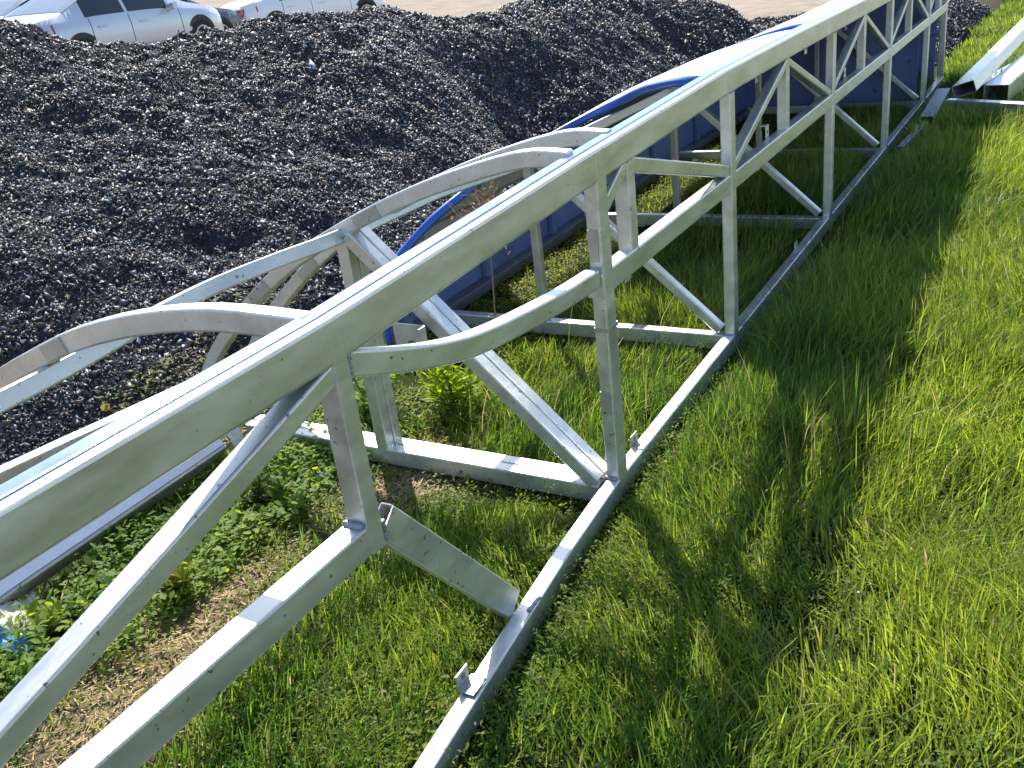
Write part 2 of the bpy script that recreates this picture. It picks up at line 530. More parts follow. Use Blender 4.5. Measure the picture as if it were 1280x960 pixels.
top_path = [(-3.3, .955), (-1.85, .964), (-1.15, .970), (0, 1.014), (1.3, 1.052), (2.4, 1.056), (4.8, 1.048), (8.15, 1.045)]
def topz(x): return float(np.interp(x, [p[0] for p in top_path], [p[1] for p in top_path]))
mb = MB()
mb.sweep([(x, .015, z) for x, z in top_path], .030, .094, r=.008)
mb.build('top_chord', METAL, fr)
MB().sweep([(x, .0575, z - .001) for x, z in top_path], .042, .094, r=.006, up=(0, -.04, 1)).build('top_chord', SKY_STRIP, fr)
member('middle_chord', [(.04, .029, .655), (1.3, .029, .648), (8.13, .029, .648)], .052, .074, r=.006)
member('middle_chord', smooth_path([(.03, .030, .684), (-.2, .030, .698), (-.44, .030, .724), (-.6, .030, .746), (-.73, .030, .772), (-.91, .030, .826), (-1.12, .030, .905)], 4), .05, .056)
member('bottom_chord', [(8.15, .027, -.045), (3, .027, -.048), (1, .026, -.055), (.05, .024, -.060), (-.4, .000, -.062), (-1.13, -.062, -.064), (-2.6, -.2, -.068)], .05, .076)
# ---- near end
member('post', [(-1.152, .0275, .4885), (-1.148, .0275, topz(-1.15) + .032)], .057, .046, up=(1, 0, 0))
member('lower_beam', [(-1.125, .034, .520), (-2.0, .034, .522), (-3.6, .034, .545)], .06, .068)
member('diagonal', [(-1.16, .030, .906), (-1.8, .030, .733), (-3.4, .030, .315)], .05, .046)
MB().sweep([(-1.105, .025, .525), (-.675, .018, -.01)], .036, .082, up=(.5, 0, .45), hollow=.003).build('stub_brace', METAL, fr)
# ---- front posts
ST_X = [.07, 1.33, 3.17, 5.0, 6.9]
for x in ST_X:
    wd_ = .070 if x < 1 else .058
    zt = topz(x) + (.034 if x < 1 else -.046)
    member('post', [(x, .0225, -.085), (x + .022, .0225, zt)], .047, wd_, up=(1, 0, 0))
member('post', [(8.12, .033, -.03), (8.12, .033, topz(8) - .04)], .056, .05, up=(1, 0, 0))
member('strut', [(.32, .032, .68), (.325, .032, topz(.3) - .04)], .052, .056, up=(1, 0, 0))
for x in (2.23, 4.08, 5.93, 7.6):
    member('strut', [(x, .032, .68), (x, .032, topz(x) - .04)], .05, .05, up=(1, 0, 0))
dg = [((.115, .875), (.335, .985), .046), ((.35, .955), (1.31, .70), .05), ((1.35, .69), (2.21, .99), .036), ((2.25, .99), (3.15, .69), .036), ((3.19, .69), (4.06, .99), .034),
      ((4.10, .99), (4.98, .69), .034), ((5.02, .69), (5.91, .99), .034), ((5.95, .99), (6.88, .69), .034), ((6.92, .69), (7.58, .99), .034), ((7.62, .99), (8.1, .72), .034)]
for (x0, z0), (x1, z1), h in dg:
    member('diagonal', [(x0, .0315, z0), (x1, .0315, z1)], .047, h)
# ---- cross frames
def rear_y(x): return float(np.interp(x, [-2, -1.3, -1.05, -.77, -.51, -.25, 0, .56, 8], [.90, .935, .965, 1.02, 1.04, 1.01, .96, .95, .95]))
for k, x in enumerate(ST_X):
    if k == 0:
        mb = MB()
        for dx in (-.012, .040): mb.sweep([(x - .05 + dx, .052, -.058), (x - .05 + dx, 1.66, -.058)], .049, .066)
        mb.build('cross_member', METAL, fr)
        mb = MB()
        for dx in (-.012, .040): mb.sweep([(x - .05 + dx, .95, -.03), (x - .05 + dx, .95, .785)], .05, .049, up=(1, 0, 0))
        mb.build('rear_post', METAL, fr)
        mb = MB()
        for dx in (-.012, .040): mb.sweep([(x - .05 + dx, .925, .80), (x - .05 + dx, .07, -.02)], .049, .052, up=(0, -.8, .9))
        mb.build('section_brace', METAL, fr)
    else:
        member('cross_member', [(x, .054, -.055), (x, 1.60, -.058)], .05, .07)
        member('rear_post', [(x, .95, -.03), (x, .95, .78)], .042, .04, up=(1, 0, 0), m=METAL2)
        member('section_brace', [(x - .003, .93, .775), (x - .003, .07, .0)], .044, .042, up=(0, -.8, .9))
member('rear_chord', smooth_path([(-2.6, .88, .795), (-1.75, .91, .795), (-1.3, .935, .795), (-1.05, .965, .795), (-.77, 1.02, .795), (-.51, 1.04, .795), (-.25, 1.01, .795), (0, .965, .795), (.56, .952, .795)], 3) + [Vector((1.2, .95, .75)), Vector((8.1, .95, .735))], .05, .05, up=(0, .30, .95))
member('rear_rail', smooth_path([(-3.2, 2.25, .07), (-1.6, 2.19, .07), (-.8, 2.15, .055), (0, 2.03, .05), (.62, 1.98, .05)], 3), .062, .09, m=METAL2)
mb = MB()
bb = [(-3.2, 1.42, .0), (-1.12, 1.565, .0), (-.235, 1.60, .0)]
mb.sweep(bb, .09, .085, r=.006, up=(0, -.62, .78), hollow=.004)
o = mb.build('base_beam', METAL2, fr)
MB().sweep([(x, y - .62 * .0455 + .78 * .004, z + .78 * .0455 + .62 * .004) for x, y, z in bb], .072, .004, up=(0, -.62, .78), r=.001).build('sky_tint_plate', mat('plate_sky_tint', (.42, .46, .53), .3, .9, var=.08, vscale=6), o)  # added plate; its bluish colour paints sky reflected in the beam's upper face
member('tie_plate', [(-.07, 1.73, .06), (-.09, 1.63, -.085)], .014, .07, up=(1, 0, 0), m=METAL2)
# ---- curved ribs
rib_o = [(.062, 1.074), (.22, 1.076), (.49, 1.012), (.72, .937), (.94, .848), (1.18, .735), (1.36, .625), (1.56, .475), (1.74, .315), (1.87, .15), (1.95, -.04)]
def rib(name, x, shape=None, m=METAL):
    pts = smooth_path([(x, y, z - .026) for y, z in (shape or rib_o)], 4)
    ups = []
    for i in range(len(pts)):
        t = (pts[min(i + 1, len(pts) - 1)] - pts[max(i - 1, 0)]).normalized()
        ups.append(Vector((1, 0, 0)).cross(t) * (1 if Vector((1, 0, 0)).cross(t).z > 0 or i > 30 else -1))
    for i in range(1, len(ups)):
        if ups[i].dot(ups[i - 1]) < 0: ups[i] = -ups[i]
    mb = MB().sweep(pts, .044, .053, up=ups)
    o = mb.build('rib', m, fr)
    # splice plates riveted onto the rib
    for j, nm in ((13, .10), (24, .12)):
        a, b = pts[j], pts[j + 2]
        MB().sweep([a + Vector((-.0245, 0, 0)), b + Vector((-.0245, 0, 0))], .005, .045, up=ups[j + 1], r=.002).build('splice_plate', METAL2, o)
    return o
rib('rib', -1.15, [(.062, 1.018), (.31, 1.020), (.55, .99), (.787, .933), (.975, .865), (1.19, .775), (1.42, .645), (1.62, .48), (1.80, .30), (1.93, .12), (2.02, -.04)])
rib('rib', .02)
rib('rib', .30)
# ---- weld beads at the joints
WELD = mat('weld_bead', (.30, .31, .36), .55, .7, var=.35, vscale=60, bump=.5, bscale=200)
def weld(a, b, r=.006):
    a, b = Vector(a), Vector(b); n = 7
    pts = [a.lerp(b, k / (n - 1)) + Vector((random.uniform(-1, 1), random.uniform(-1, 1), random.uniform(-1, 1))) * .0016 for k in range(n)]
    MB().sweep(pts, r * 2, r * 2, up=(.3, -.7, .64), r=r * .8).build('weld_bead', WELD, fr)
for x in ST_X:
    dx = .036 if x < 1 else .030
    weld((x - dx, .008, -.018), (x - dx, .048, -.018)); weld((x - dx + .016, .008, .690), (x - dx + .016, .050, .690))
    if x > 1: weld((x - .008, .0, topz(x) - .046), (x + .048, .0, topz(x) - .046), .003)
weld((-1.178, .008, .557), (-1.178, .058, .557), .008); weld((-1.125, .003, .545), (-1.122, .003, .495), .005)
weld((-1.124, .001, .885), (-1.124, .001, .93), .004)
weld((.30, .008, .688), (.30, .052, .688)); weld((-.685, -.045, -.012), (-.62, -.045, -.012), .006)
weld((-.01, .95, -.02), (.07, .95, -.02), .006); weld((.012, .95, .80), (.06, .95, .80), .008)

# ---- small tabs, brackets
def tab(x, y, z, sx=.045, sz=.06, th=.004, dz=0):
    mb = MB()
    mb.box((x - sx / 2, y, z - sz), (x + sx / 2, y + th, z))
    mb.box((x - sx / 2, y + th + .0005, z - .004), (x + sx / 2, y + .035, z))
    o = mb.build('bracket', METAL, fr)
    h = MB(); n = 10
    Vv = [(x + .008 * math.cos(2 * math.pi * i / n), y - .0015, z - sz * .55 + .008 * math.sin(2 * math.pi * i / n)) for i in range(n)]
    Vb = [(a, b + .002, c) for a, b, c in Vv]
    h.add(Vv + Vb, [list(range(n))] + [[i, (i + 1) % n, n + (i + 1) % n, n + i] for i in range(n)])
    h.build('bolt_hole', DKSTEEL, o)
for x, y, z in ((.36, .058, .622), (2.0, .088, 1.0), (2.9, .088, 1.0), (3.9, .088, 1.0), (1.9, .058, .625), (3.75, .058, .74), (2.05, .058, .74)):
    tab(x, y, z)
for x, yy in ((.28, .022), (-.98, -.045), (1.45, .024), (2.55, .026)):
    mb = MB()
    mb.box((x - .032, yy - .022, -.0205), (x + .032, yy + .022, -.0165))
    mb.box((x - .030, yy + .0225, -.0205), (x + .022, yy + .026, .022))
    o = mb.build('bracket', METAL2, fr)
    Vv = [(x + .009 * math.cos(.628 * q), yy + .0215, .002 + .009 * math.sin(.628 * q)) for q in range(10)]
    mb = MB(); mb.add(Vv + [(a, b + .002, c) for a, b, c in Vv], [list(range(10))] + [[q, (q + 1) % 10, 10 + (q + 1) % 10, 10 + q] for q in range(10)])
    mb.build('bolt_hole', DKSTEEL, o)
mb = MB()
mb.box((-.064, .62, .37), (-.060, .75, .52)); mb.box((-.10, .614, .37), (-.064, .6195, .52))
o = mb.build('bracket_plate', METAL, fr)
h = MB(); n = 14
Vv = [(-.0665, .68 + .022 * math.cos(2 * math.pi * i / n), .44 + .022 * math.sin(2 * math.pi * i / n)) for i in range(n)]
h.add(Vv + [(a + .002, b, c) for a, b, c in Vv], [list(range(n))] + [[i, (i + 1) % n, n + (i + 1) % n, n + i] for i in range(n)])
h.build('bolt_hole', DKSTEEL, o)
# latch plates on the near main post
mb = MB(); mb.box((.0475, .010, .73), (.0525, .042, .83)); mb.build('latch_plate', METAL2, fr)
mb = MB(); mb.box((.0350, .010, .22), (.0405, .042, .30)); mb.build('latch_plate', METAL2, fr)
mb = MB(); mb.sweep([(.083, .0225, .502), (.083, .0225, .516)], .052, .076, r=.004, up=(1, 0, 0)); mb.build('weld_band', METAL2, fr)

# ---- cladding
prof = [(1.66, .2), (1.64, .29), (1.59, .38), (1.48, .51), (1.34, .64), (1.14, .755), (.93, .84), (.72, .92), (.5, .99), (.25, 1.05), (.095, 1.068)]
rim_x = [1.02, 1.06, 1.18, 1.36, 1.75, 2.2, 2.3, 2.1, 1.8, 1.5, 1.42]
P3 = smooth_path([(rx, y, z) for rx, (y, z) in zip(rim_x, prof)], 5)
nP = len(P3)
nrm = []
for i in range(nP):
    a, b = P3[max(i - 1, 0)], P3[min(i + 1, nP - 1)]
    t = Vector((0, b.y - a.y, b.z - a.z)).normalized()
    nrm.append(Vector((0, -t.z, t.y)) * (1 if Vector((0, -t.z, t.y)).y >= -.2 and (-t.z * 1 + t.y) > -9 else 1))
nrm = [(-v if (v.y * 1 + v.z) < 0 else v).normalized() for v in nrm]
XE = 8.15
def g1(i): s = i / (nP - 1); return 2.55 + .35 * s
def g2(i): s = i / (nP - 1); return 3.75 - .62 * s ** 3
def sheet(name, fa, fb, nx, m_out, m_in, off_=0.0, lo=0, hi=None, th=.004, dent=0.0, bulge=0.0):
    hi = hi or nP
    V, F = [], []
    rows = hi - lo
    for side in (0, 1):
        for i in range(lo, hi):
            xa, xb = fa(i), fb(i)
            for k in range(nx + 1):
                x = xa + (xb - xa) * k / nx
                d = off_ - (th if side else 0) + dent * (vnoise(x, i * .12, 1.4, 3) - .5) + bulge * math.sin(k / nx * math.pi / 2) * math.sin(math.pi * min(1, max(0, (i - lo) / (hi - lo - 1))) ** .8)
                V.append((x, P3[i].y + nrm[i].y * d, P3[i].z + nrm[i].z * d))
    W = nx + 1; B = rows * W; mi = []
    for i in range(rows - 1):
        for k in range(nx):
            q = [i * W + k, i * W + k + 1, (i + 1) * W + k + 1, (i + 1) * W + k]
            F.append(q[::-1]); mi.append(0)
            F.append([B + v for v in q]); mi.append(1 if not callable(m_in) else 1)
    for i in range(rows - 1):
        for k in (0, nx):
            F.append([i * W + k, (i + 1) * W + k, B + (i + 1) * W + k, B + i * W + k]); mi.append(0)
    for k in range(nx):
        for i in (0, rows - 1):
            F.append([i * W + k, i * W + k + 1, B + i * W + k + 1, B + i * W + k]); mi.append(0)
    me = pymesh(name, V, F, True)
    o = link(name, me, [m_out, m_in], fr)
    me.polygons.foreach_set('material_index', mi)
    return o
LOW = 12
sheet('cladding_sheet', lambda i: P3[i].x, lambda i: max(g1(i), P3[i].x + .1), 14, SHEET, MAUVE, dent=.012, lo=LOW, bulge=.026)
sheet('cladding_sheet', lambda i: P3[i].x, lambda i: 2.05, 6, BLUE, MAUVE, hi=LOW + 1)
sheet('cladding_sheet', g2, lambda i: XE, 40, SHEET, BLUEIN, dent=.012, lo=LOW)
sheet('cladding_sheet', lambda i: 5.7, lambda i: XE, 8, BLUE, BLUEIN, hi=LOW + 1)
sheet('liner_sheet', lambda i: max(2.42, P3[i].x + .06), lambda i: 4.2, 10, BLUE, BLUEIN, off_=-.035, lo=LOW)
edge_up = nrm
def rim(name, fx, h, dz):
    pts = [Vector((fx(i), P3[i].y, P3[i].z)) - nrm[i] * dz for i in range(nP)]
    return MB().sweep(pts, .034, h, up=edge_up, r=.014).build(name, BLUE, fr, True)
rim('rim', lambda i: P3[i].x - .016, .042, .014)
rim('rim', lambda i: g2(i) - .012, .034, .012)
# rear side wall
mb = MB()
mb.box((1.0, 1.651, -.10), (XE, 1.659, .235))
mb.build('side_panel', BLUEIN, fr)
mb = MB(); mb.sweep([(.985, 1.655, -.1), (.985, 1.655, .22)], .03, .022, up=(1, 0, 0)); mb.build('rim', BLUE, fr)
mb = MB(); mb.sweep([(.99, 1.612, -.07), (XE, 1.612, -.07)], .075, .06); mb.build('panel_ledge', DKSTEEL, fr)
for x in (1.12, 1.92, 2.75, 3.6, 4.5, 5.5, 6.5, 7.4):
    mb = MB(); mb.sweep([(x, 1.63, -.038), (x, 1.63, .21)], .036, .05, up=(1, 0, 0))
    mb.build('stiffener', BLUEIN, fr)
# end wall
poly = [(.09, -.1), (1.64, -.1)] + [(p.y - nrm[i].y * .006, p.z - nrm[i].z * .006) for i, p in enumerate(P3)] + [(.09, .99)]
n = len(poly)
Vv = [(XE - .03, y, z) for y, z in poly] + [(XE - .022, y, z) for y, z in poly]
me = pymesh('end_panel', Vv, [list(range(n))[::-1], list(range(n, 2 * n))] + [[i, (i + 1) % n, n + (i + 1) % n, n + i] for i in range(n)])
link('end_panel', me, BLUEIN, fr)
mb = MB(); mb.sweep([(XE - .055, .06, .42), (XE - .055, 1.6, .42)], .04, .04); mb.build('panel_rail', BLUEIN, fr)
# bulkhead across the frame at the last station
Vv = [(6.985, y, z) for y, z in poly] + [(6.993, y, z) for y, z in poly]
me = pymesh('inner_panel', Vv, [list(range(n))[::-1], list(range(n, 2 * n))] + [[i, (i + 1) % n, n + (i + 1) % n, n + i] for i in range(n)])
link('inner_panel', me, BLUEIN, fr)
# thin strip of lit plating inside the rear wall

# ------------------------------------------------------------------ loose tubes at the right
TUBE = mat('tube_steel', (.66, .68, .70), .38, .8, var=.14, vscale=6, rvar=.08, bump=.06, bscale=80, spots=.66, spot_scale=18, spot_col=(.25, .17, .11))
def loose(name, path, w, h, label, holes=True, up0=(0, 0, 1)):
    p0 = Vector(path[0])
    t = empty(name, p0, label, 'metal tube', 'loose steel tubes beside the frame')
    MB().sweep(path, w, h, hollow=.005, r=.01, up=up0).build('tube_wall', TUBE, t)
    d = (Vector(path[1]) - p0).normalized(); up = Vector(up0); up = (up - up.dot(d) * d).normalized(); x = d.cross(up)
    if holes:
        for s_ in (-.3, .3):
            c = p0 + d * .07 + x * w * s_ + up * (h / 2 + .0008)
            Vv = [c + d * .011 * math.cos(2 * math.pi * i / 10) + x * .011 * math.sin(2 * math.pi * i / 10) for i in range(10)]
            mb = MB(); mb.add(Vv + [v - up * .002 for v in Vv], [list(range(10))] + [[i, (i + 1) % 10, 10 + (i + 1) % 10, 10 + i] for i in range(10)])
            mb.build('bolt_hole', DKSTEEL, t)
    return t
loose('steel_tube', [(6.35, -.36, .155), (9.9, -.74, .37)], .175, .10, 'thick silver square tube tilted up across the others, topmost of the loose pile', up0=(0, .32, 1))
loose('steel_tube', [(6.62, -.58, .055), (8.6, -.86, .125)], .19, .16, 'silver square tube with a dark open end facing the frame, under the tilted tube')
loose('steel_tube', [(6.42, -.24, .02), (5.80, -1.4, .03)], .09, .10, 'low grey tube lying in the grass in front of the open-ended tube', False)
loose('steel_tube', [(7.3, -.36, -.02), (9.2, -.82, -.02)], .14, .12, 'grey tube lying behind the tilted tube, mostly hidden', False)
OFFCUT = mat('offcut_shade_tint', (.26, .31, .36), .5, .6, var=.2, vscale=9)  # dark blue-grey base puts the shade into the steel's colour
def offcut(path, w, h, label):
    t = MB().sweep(path, w, h, hollow=.005).build('tube_offcut', OFFCUT)
    tag(t, label, 'metal tube', 'short tube offcuts beside the bottom chord')
offcut([(4.93, -.10, -.03), (5.75, -.16, .0)], .05, .07, 'short shaded tube offcut in the grass beside the lowest chord, nearer of two')
offcut([(5.72, -.17, .02), (6.75, -.16, .06)], .11, .09, 'short shaded tube offcut with a dark open end beside the lowest chord, farther of two')

# ------------------------------------------------------------------ cars
GLASS = mat('car_glass', (.010, .012, .016), .06, 0, spec=.8)
TYRE = mat('tyre', (.012, .012, .012), .85)
ALLOY = mat('alloy', (.42, .43, .45), .35, .7)
TAIL = mat('tail_lamp', (.35, .012, .02), .2, 0, coat=.5)
LAMP = mat('head_lamp', (.7, .72, .75), .15, .2, coat=.6)
TRIM = mat('car_trim', (.02, .02, .022), .6)
PLATE = mat('plate', (.5, .56, .5), .5)
PAINT = {k: mat(k + '_paint', c, .30, mt, coat=.5) for k, c, mt in (('silver', (.52, .56, .63), .35), ('white', (.80, .81, .82), 0), ('grey', (.10, .115, .14), .3), ('maroon', (.12, .03, .03), .2))}
def car(label, paint, pos, head, scale=.95, group='cars parked in the yard behind the heap'):
    t = empty('parked_car', (0, 0, 0), label, 'car', group)
    pm = PAINT[paint]
    L_ = 4.75
    us = np.linspace(-L_ / 2, L_ / 2, 49)
    K = lambda xs, ys: (lambda u: float(np.interp(u, xs, ys)))
    belt = K([-2.38, -2.3, -1.9, -1.0, .3, 1.0, 1.9, 2.2, 2.375], [.66, .86, .93, .95, .93, .90, .80, .70, .52])
    topc = K([-2.38, -2.3, -2.0, -1.72, -1.55, -1.0, -.55, 0, .35, .65, 1.12, 1.3, 1.9, 2.2, 2.375], [.70, .95, 1.03, 1.06, 1.14, 1.37, 1.45, 1.47, 1.44, 1.36, 1.06, 1.0, .88, .76, .56])
    bot = K([-2.375, -2.2, -1.9, 1.9, 2.2, 2.375], [.42, .28, .20, .20, .22, .34])
    wid = K([-2.375, -2.25, -1.9, -.8, .8, 1.8, 2.15, 2.375], [.62, .78, .87, .91, .91, .88, .80, .55])
    V, F = [], []
    for u in us:
        b, tp, z0, w_ = belt(u), topc(u), bot(u), wid(u)
        b = min(b, tp - .03)
        gh = max(tp - b, .03)
        wr = w_ * .93 - min(gh, .6) * .42
        half = [(w_ * .80, z0), (w_ * .97, z0 + .06), (w_, z0 + (b - z0) * .45), (w_ * .985, z0 + (b - z0) * .8), (w_ * .935, b), (w_ * .915, b + gh * .06), (wr + (w_ * .915 - wr) * .12, tp - gh * .12), (wr * .86, tp - gh * .03), (wr * .4, tp)]
        V += [(u, -y, z) for y, z in half] + [(u, y, z) for y, z in half[::-1]]
    m = 18; n_ = len(us)
    side = []
    for i in range(n_ - 1):
        for j in range(m - 1):
            F.append([i * m + j, (i + 1) * m + j, (i + 1) * m + j + 1, i * m + j + 1])
        F.append([i * m + m - 1, (i + 1) * m + m - 1, (i + 1) * m, i * m])
    F.append(list(range(m))); F.append(list(range((n_ - 1) * m, n_ * m))[::-1])
    me = pymesh('body', V, F, True)
    bm = bmesh.new(); bm.from_mesh(me); bmesh.ops.recalc_face_normals(bm, faces=bm.faces); bm.to_mesh(me); bm.free()
    body = link('body', me, pm, t)
    def sk(u, j):
        i = np.interp(u, us, np.arange(n_)); a = int(min(i, n_ - 2)); f_ = i - a
        return Vector(V[a * m + j]).lerp(Vector(V[(a + 1) * m + j]), f_)
    def patch(name, mtl, quads, off_, parent):
        mb = MB()
        for q in quads:
            q = [Vector(p) for p in q]
            nn = (q[1] - q[0]).cross(q[2] - q[0]).normalized()
            c = sum(q, Vector()) / 4
            if nn.dot(c - Vector((c.x * .9, 0, .6))) < 0: nn = -nn
            A = [p + nn * off_ for p in q]; B_ = [p - nn * .02 for p in q]
            mb.add(A + B_, [[0, 1, 2, 3], [7, 6, 5, 4], [0, 4, 5, 1], [1, 5, 6, 2], [2, 6, 7, 3], [3, 7, 4, 0]])
        return mb.build(name, mtl, parent)
    def lane(u0, u1, j0, j1, e0=0, e1=0, k=5, f0=0., f1=1.):
        out = []
        for a in range(k):
            ua, ub = u0 + (u1 - u0) * a / k, u0 + (u1 - u0) * (a + 1) / k
            la, lb = sk(ua, j0), sk(ub, j0); ha, hb = sk(ua, j1), sk(ub, j1)
            out.append([la.lerp(ha, f0), lb.lerp(hb, f0), lb.lerp(hb, f1), la.lerp(ha, f1)])
        return out
    for (lo, hi) in ((5, 6), (12, 11)):
        patch('window', GLASS, lane(-1.22, -.34, lo, hi), .004, t)
        patch('window', GLASS, lane(-.26, .72, lo, hi), .004, t)
        for u in (-1.18, -.3, .95):
            mbq = []
            for ja, jb in ((1, 2), (2, 3), (3, 4)) if lo == 5 else ((16, 15), (15, 14), (14, 13)):
                mbq.append([sk(u - .006, ja), sk(u + .006, ja), sk(u + .006, jb), sk(u - .006, jb)])
            patch('door_seam', TRIM, mbq, .003, body)
        sg = -1 if lo == 5 else 1
        for u in (-.95, .0):
            c = sk(u, 3 if lo == 5 else 14)
            mb = MB(); mb.sweep([c + Vector((-.1, sg * .015, 0)), c + Vector((.1, sg * .015, .005))], .025, .028, r=.01); mb.build('door_handle', pm, t)
        c = sk(.72, 4 if lo == 5 else 13)
        mb = MB(); mb.sweep([c + Vector((0, 0, .03)), c + Vector((0, sg * .19, .07))], .12, .13, r=.045); mb.build('side_mirror', pm, t)
    patch('windscreen', GLASS, [[sk(1.05, j), sk(1.05, j + 1), sk(.55, j + 1), sk(.55, j)] for j in range(6, 11)], .006, t)
    patch('rear_window', mat('rear_glass_sky_tint', (.14, .18, .24), .15, 0, spec=.8), [[sk(a, j), sk(a, j + 1), sk(a + .17, j + 1), sk(a + .17, j)] for j in range(6, 11) for a in (-1.62, -1.45, -1.28, -1.11)], .006, t)  # paler than the other windows: sky reflection put into the glass colour
    for sg, ja, jb in ((-1, 3, 4), (1, 14, 13)):
        q = [sk(-2.30, ja), sk(-1.92, ja), sk(-1.92, jb), sk(-2.30, jb)]
        patch('tail_light', TAIL, [q], .006, t)
        patch('tail_light', TAIL, [[(-2.385, sg * .40, .68), (-2.34, sg * .74, .68), (-2.29, sg * .76, .88), (-2.36, sg * .40, .86)]], .02, t)
        q = [sk(1.80, ja), sk(2.25, ja), sk(2.25, jb), sk(1.80, jb)]
        patch('headlight', LAMP, [q], .006, t)
    patch('number_plate', PLATE, [[(-2.392, -.26, .60), (-2.392, .26, .60), (-2.385, .26, .72), (-2.385, -.26, .72)]], .012, t)
    def disc(mb, x, y, z, r, y2, seg=28, inner=0):
        Vv = [(x + r * math.cos(2 * math.pi * k / seg), y, z + r * math.sin(2 * math.pi * k / seg)) for k in range(seg)]
        Vv += [(a, y2, c) for a, b, c in Vv]
        mb.add(Vv, [list(range(seg)), list(range(seg, 2 * seg))[::-1]] + [[k, (k + 1) % seg, seg + (k + 1) % seg, seg + k] for k in range(seg)])
    for x in (-1.44, 1.44):
        for sg in (-1, 1):
            mb = MB(); disc(mb, x, sg * .80, .36, .385, sg * (wid(x) + .006)); mb.build('wheel_arch', TRIM, t)
            mb = MB(); disc(mb, x, sg * .70, .325, .325, sg * (wid(x) + .014)); wh = mb.build('wheel', TYRE, t)
            mb = MB()
            yo = sg * (wid(x) + .02)
            for k in range(5):
                a = 2 * math.pi * k / 5
                mb.sweep([(x, yo, .325), (x + .215 * math.cos(a), yo, .325 + .215 * math.sin(a))], .05, .012, up=(0, 1, 0), r=.004)
            ring = [(x + .215 * math.cos(2 * math.pi * k / 24), yo, .325 + .215 * math.sin(2 * math.pi * k / 24)) for k in range(25)]
            mb.sweep(ring, .03, .014, up=(0, 1, 0), r=.004)
            mb.build('rim', ALLOY, wh)
    t.scale = (scale,) * 3
    t.location = pos
    t.rotation_euler = (R(1.7), 0, head)
    return t
def yz(x, y): return float(yard_z(x, y) - .05)
def put(label, paint, wheel, head, rear_axle=False, scale=.95, dz=0.0):
    """place a car by the ground point under one of its axles"""
    s_ = -1.44 if rear_axle else 1.44
    x = wheel[0] - s_ * scale * math.cos(head); y = wheel[1] - s_ * scale * math.sin(head)
    # centre line sits half a width behind the near wheels
    x += .85 * scale * -math.sin(head) * 1; y += .85 * scale * math.cos(head) * 1
    return car(label, paint, (x, y, yz(x, y) + dz), head, scale)
put('silver sedan parked side-on behind the left crest of the gravel heap', 'silver', (11.15, 13.26), R(3))
put('pale silver sedan farthest left, mostly hidden behind the silver sedan', 'silver', (11.6, 15.4), R(3), dz=.06)
put('white sedan with a red tail light seen above the middle of the gravel heap', 'white', (19.9, 16.1), R(-20), dz=.2)
put('dark grey car between the silver sedan and the white sedan', 'grey', (12.9, 17.7), R(-8), True)

# ------------------------------------------------------------------ grass
GRASS = leafmat('grass_blade', .5)
def blades(n, xr, yr, h0, h1, w0, seed, dens, hscale=None, straw=.04, flat=0.35):
    g = np.random.default_rng(seed)
    x = g.uniform(*xr, n); y = g.uniform(*yr, n)
    keep = g.random(n) < dens(x, y)
    x, y = x[keep], y[keep]
    n = len(x)
    h = g.uniform(h0, h1, n) * (.55 + .9 * fbm(x, y, 1.6, 41))
    if hscale is not None: h = h * hscale(x, y)
    wd = w0 * g.uniform(.6, 1.35, n)
    yaw = g.uniform(0, 2 * np.pi, n)
    # swirl the lean direction over patches so that tufts lie together
    la = yaw * .6 + 6.3 * vnoise(x, y, .9, 51) + 2.0 * vnoise(x, y, 6, 52)
    lean = np.abs(g.normal(flat, .25, n)) + .5 * np.clip(vnoise(x, y, 2.3, 53) - .55, 0, 1)
    lx, ly = np.cos(la), np.sin(la)
    px, py = np.cos(yaw), np.sin(yaw)
    z = gz(x, y) - .008
    lv = []
    for t, wf in ((0, 1.0), (.38, .95), (.72, .7), (1.0, 0)):
        bend = lean * (t * .45 + .75 * t * t)
        up = h * (t - .32 * np.minimum(lean, 1.6) * t * t)
        c = np.stack([x + lx * h * bend, y + ly * h * bend, z + up], -1)
        if wf:
            d = np.stack([px * wd * wf, py * wd * wf, np.zeros(n)], -1) * .5
            lv += [c - d, c + d]
        else: lv.append(c)
    V = np.stack(lv, 1).reshape(-1, 3)
    b = (np.arange(n) * 7)[:, None]
    quads = np.concatenate([b + np.array([[0, 1, 3, 2]]), b + np.array([[2, 3, 5, 4]])], 1).reshape(-1)
    tris = (b + np.array([[4, 5, 6]])).reshape(-1)
    c0 = np.array([.045, .115, .020]); c1 = np.array([.240, .300, .050])
    f = np.clip(fbm(x, y, .8, 61) * 1.1 - .2 + .35 * np.clip((-.55 - y) / .5, 0, 1) + g.normal(0, .24, n), 0, 1)[:, None]  # blades past the frame's shadow tinted yellower: sunlight put into their colour
    tint = c0 * (1 - f) + c1 * f
    st = g.random(n)[:, None] < straw
    tint = np.where(st, np.array([.30, .24, .12]), tint) * g.uniform(.65, 1.3, (n, 1))
    return V, quads, tris, np.repeat(tint, 7, 0), n
def merge_blades(name, parts, label, m):
    Vs, Ls, Ss, Ts, off_ = [], [], [], [], 0
    for V, q, t, c, n in parts:
        Vs.append(V); Ts.append(c)
        Ls += [q + off_, t + off_]; Ss += [np.full(len(q) // 4, 4), np.full(len(t) // 3, 3)]
        off_ += len(V)
    o = bulk(name, np.concatenate(Vs), np.concatenate(Ls), np.concatenate(Ss), np.concatenate(Ts), m)
    return tag(o, label, 'grass', kind='stuff')
def chord_y(x): return np.interp(x, [-2.6, -1.13, -.4, .05], [-.2, -.062, 0, .025])
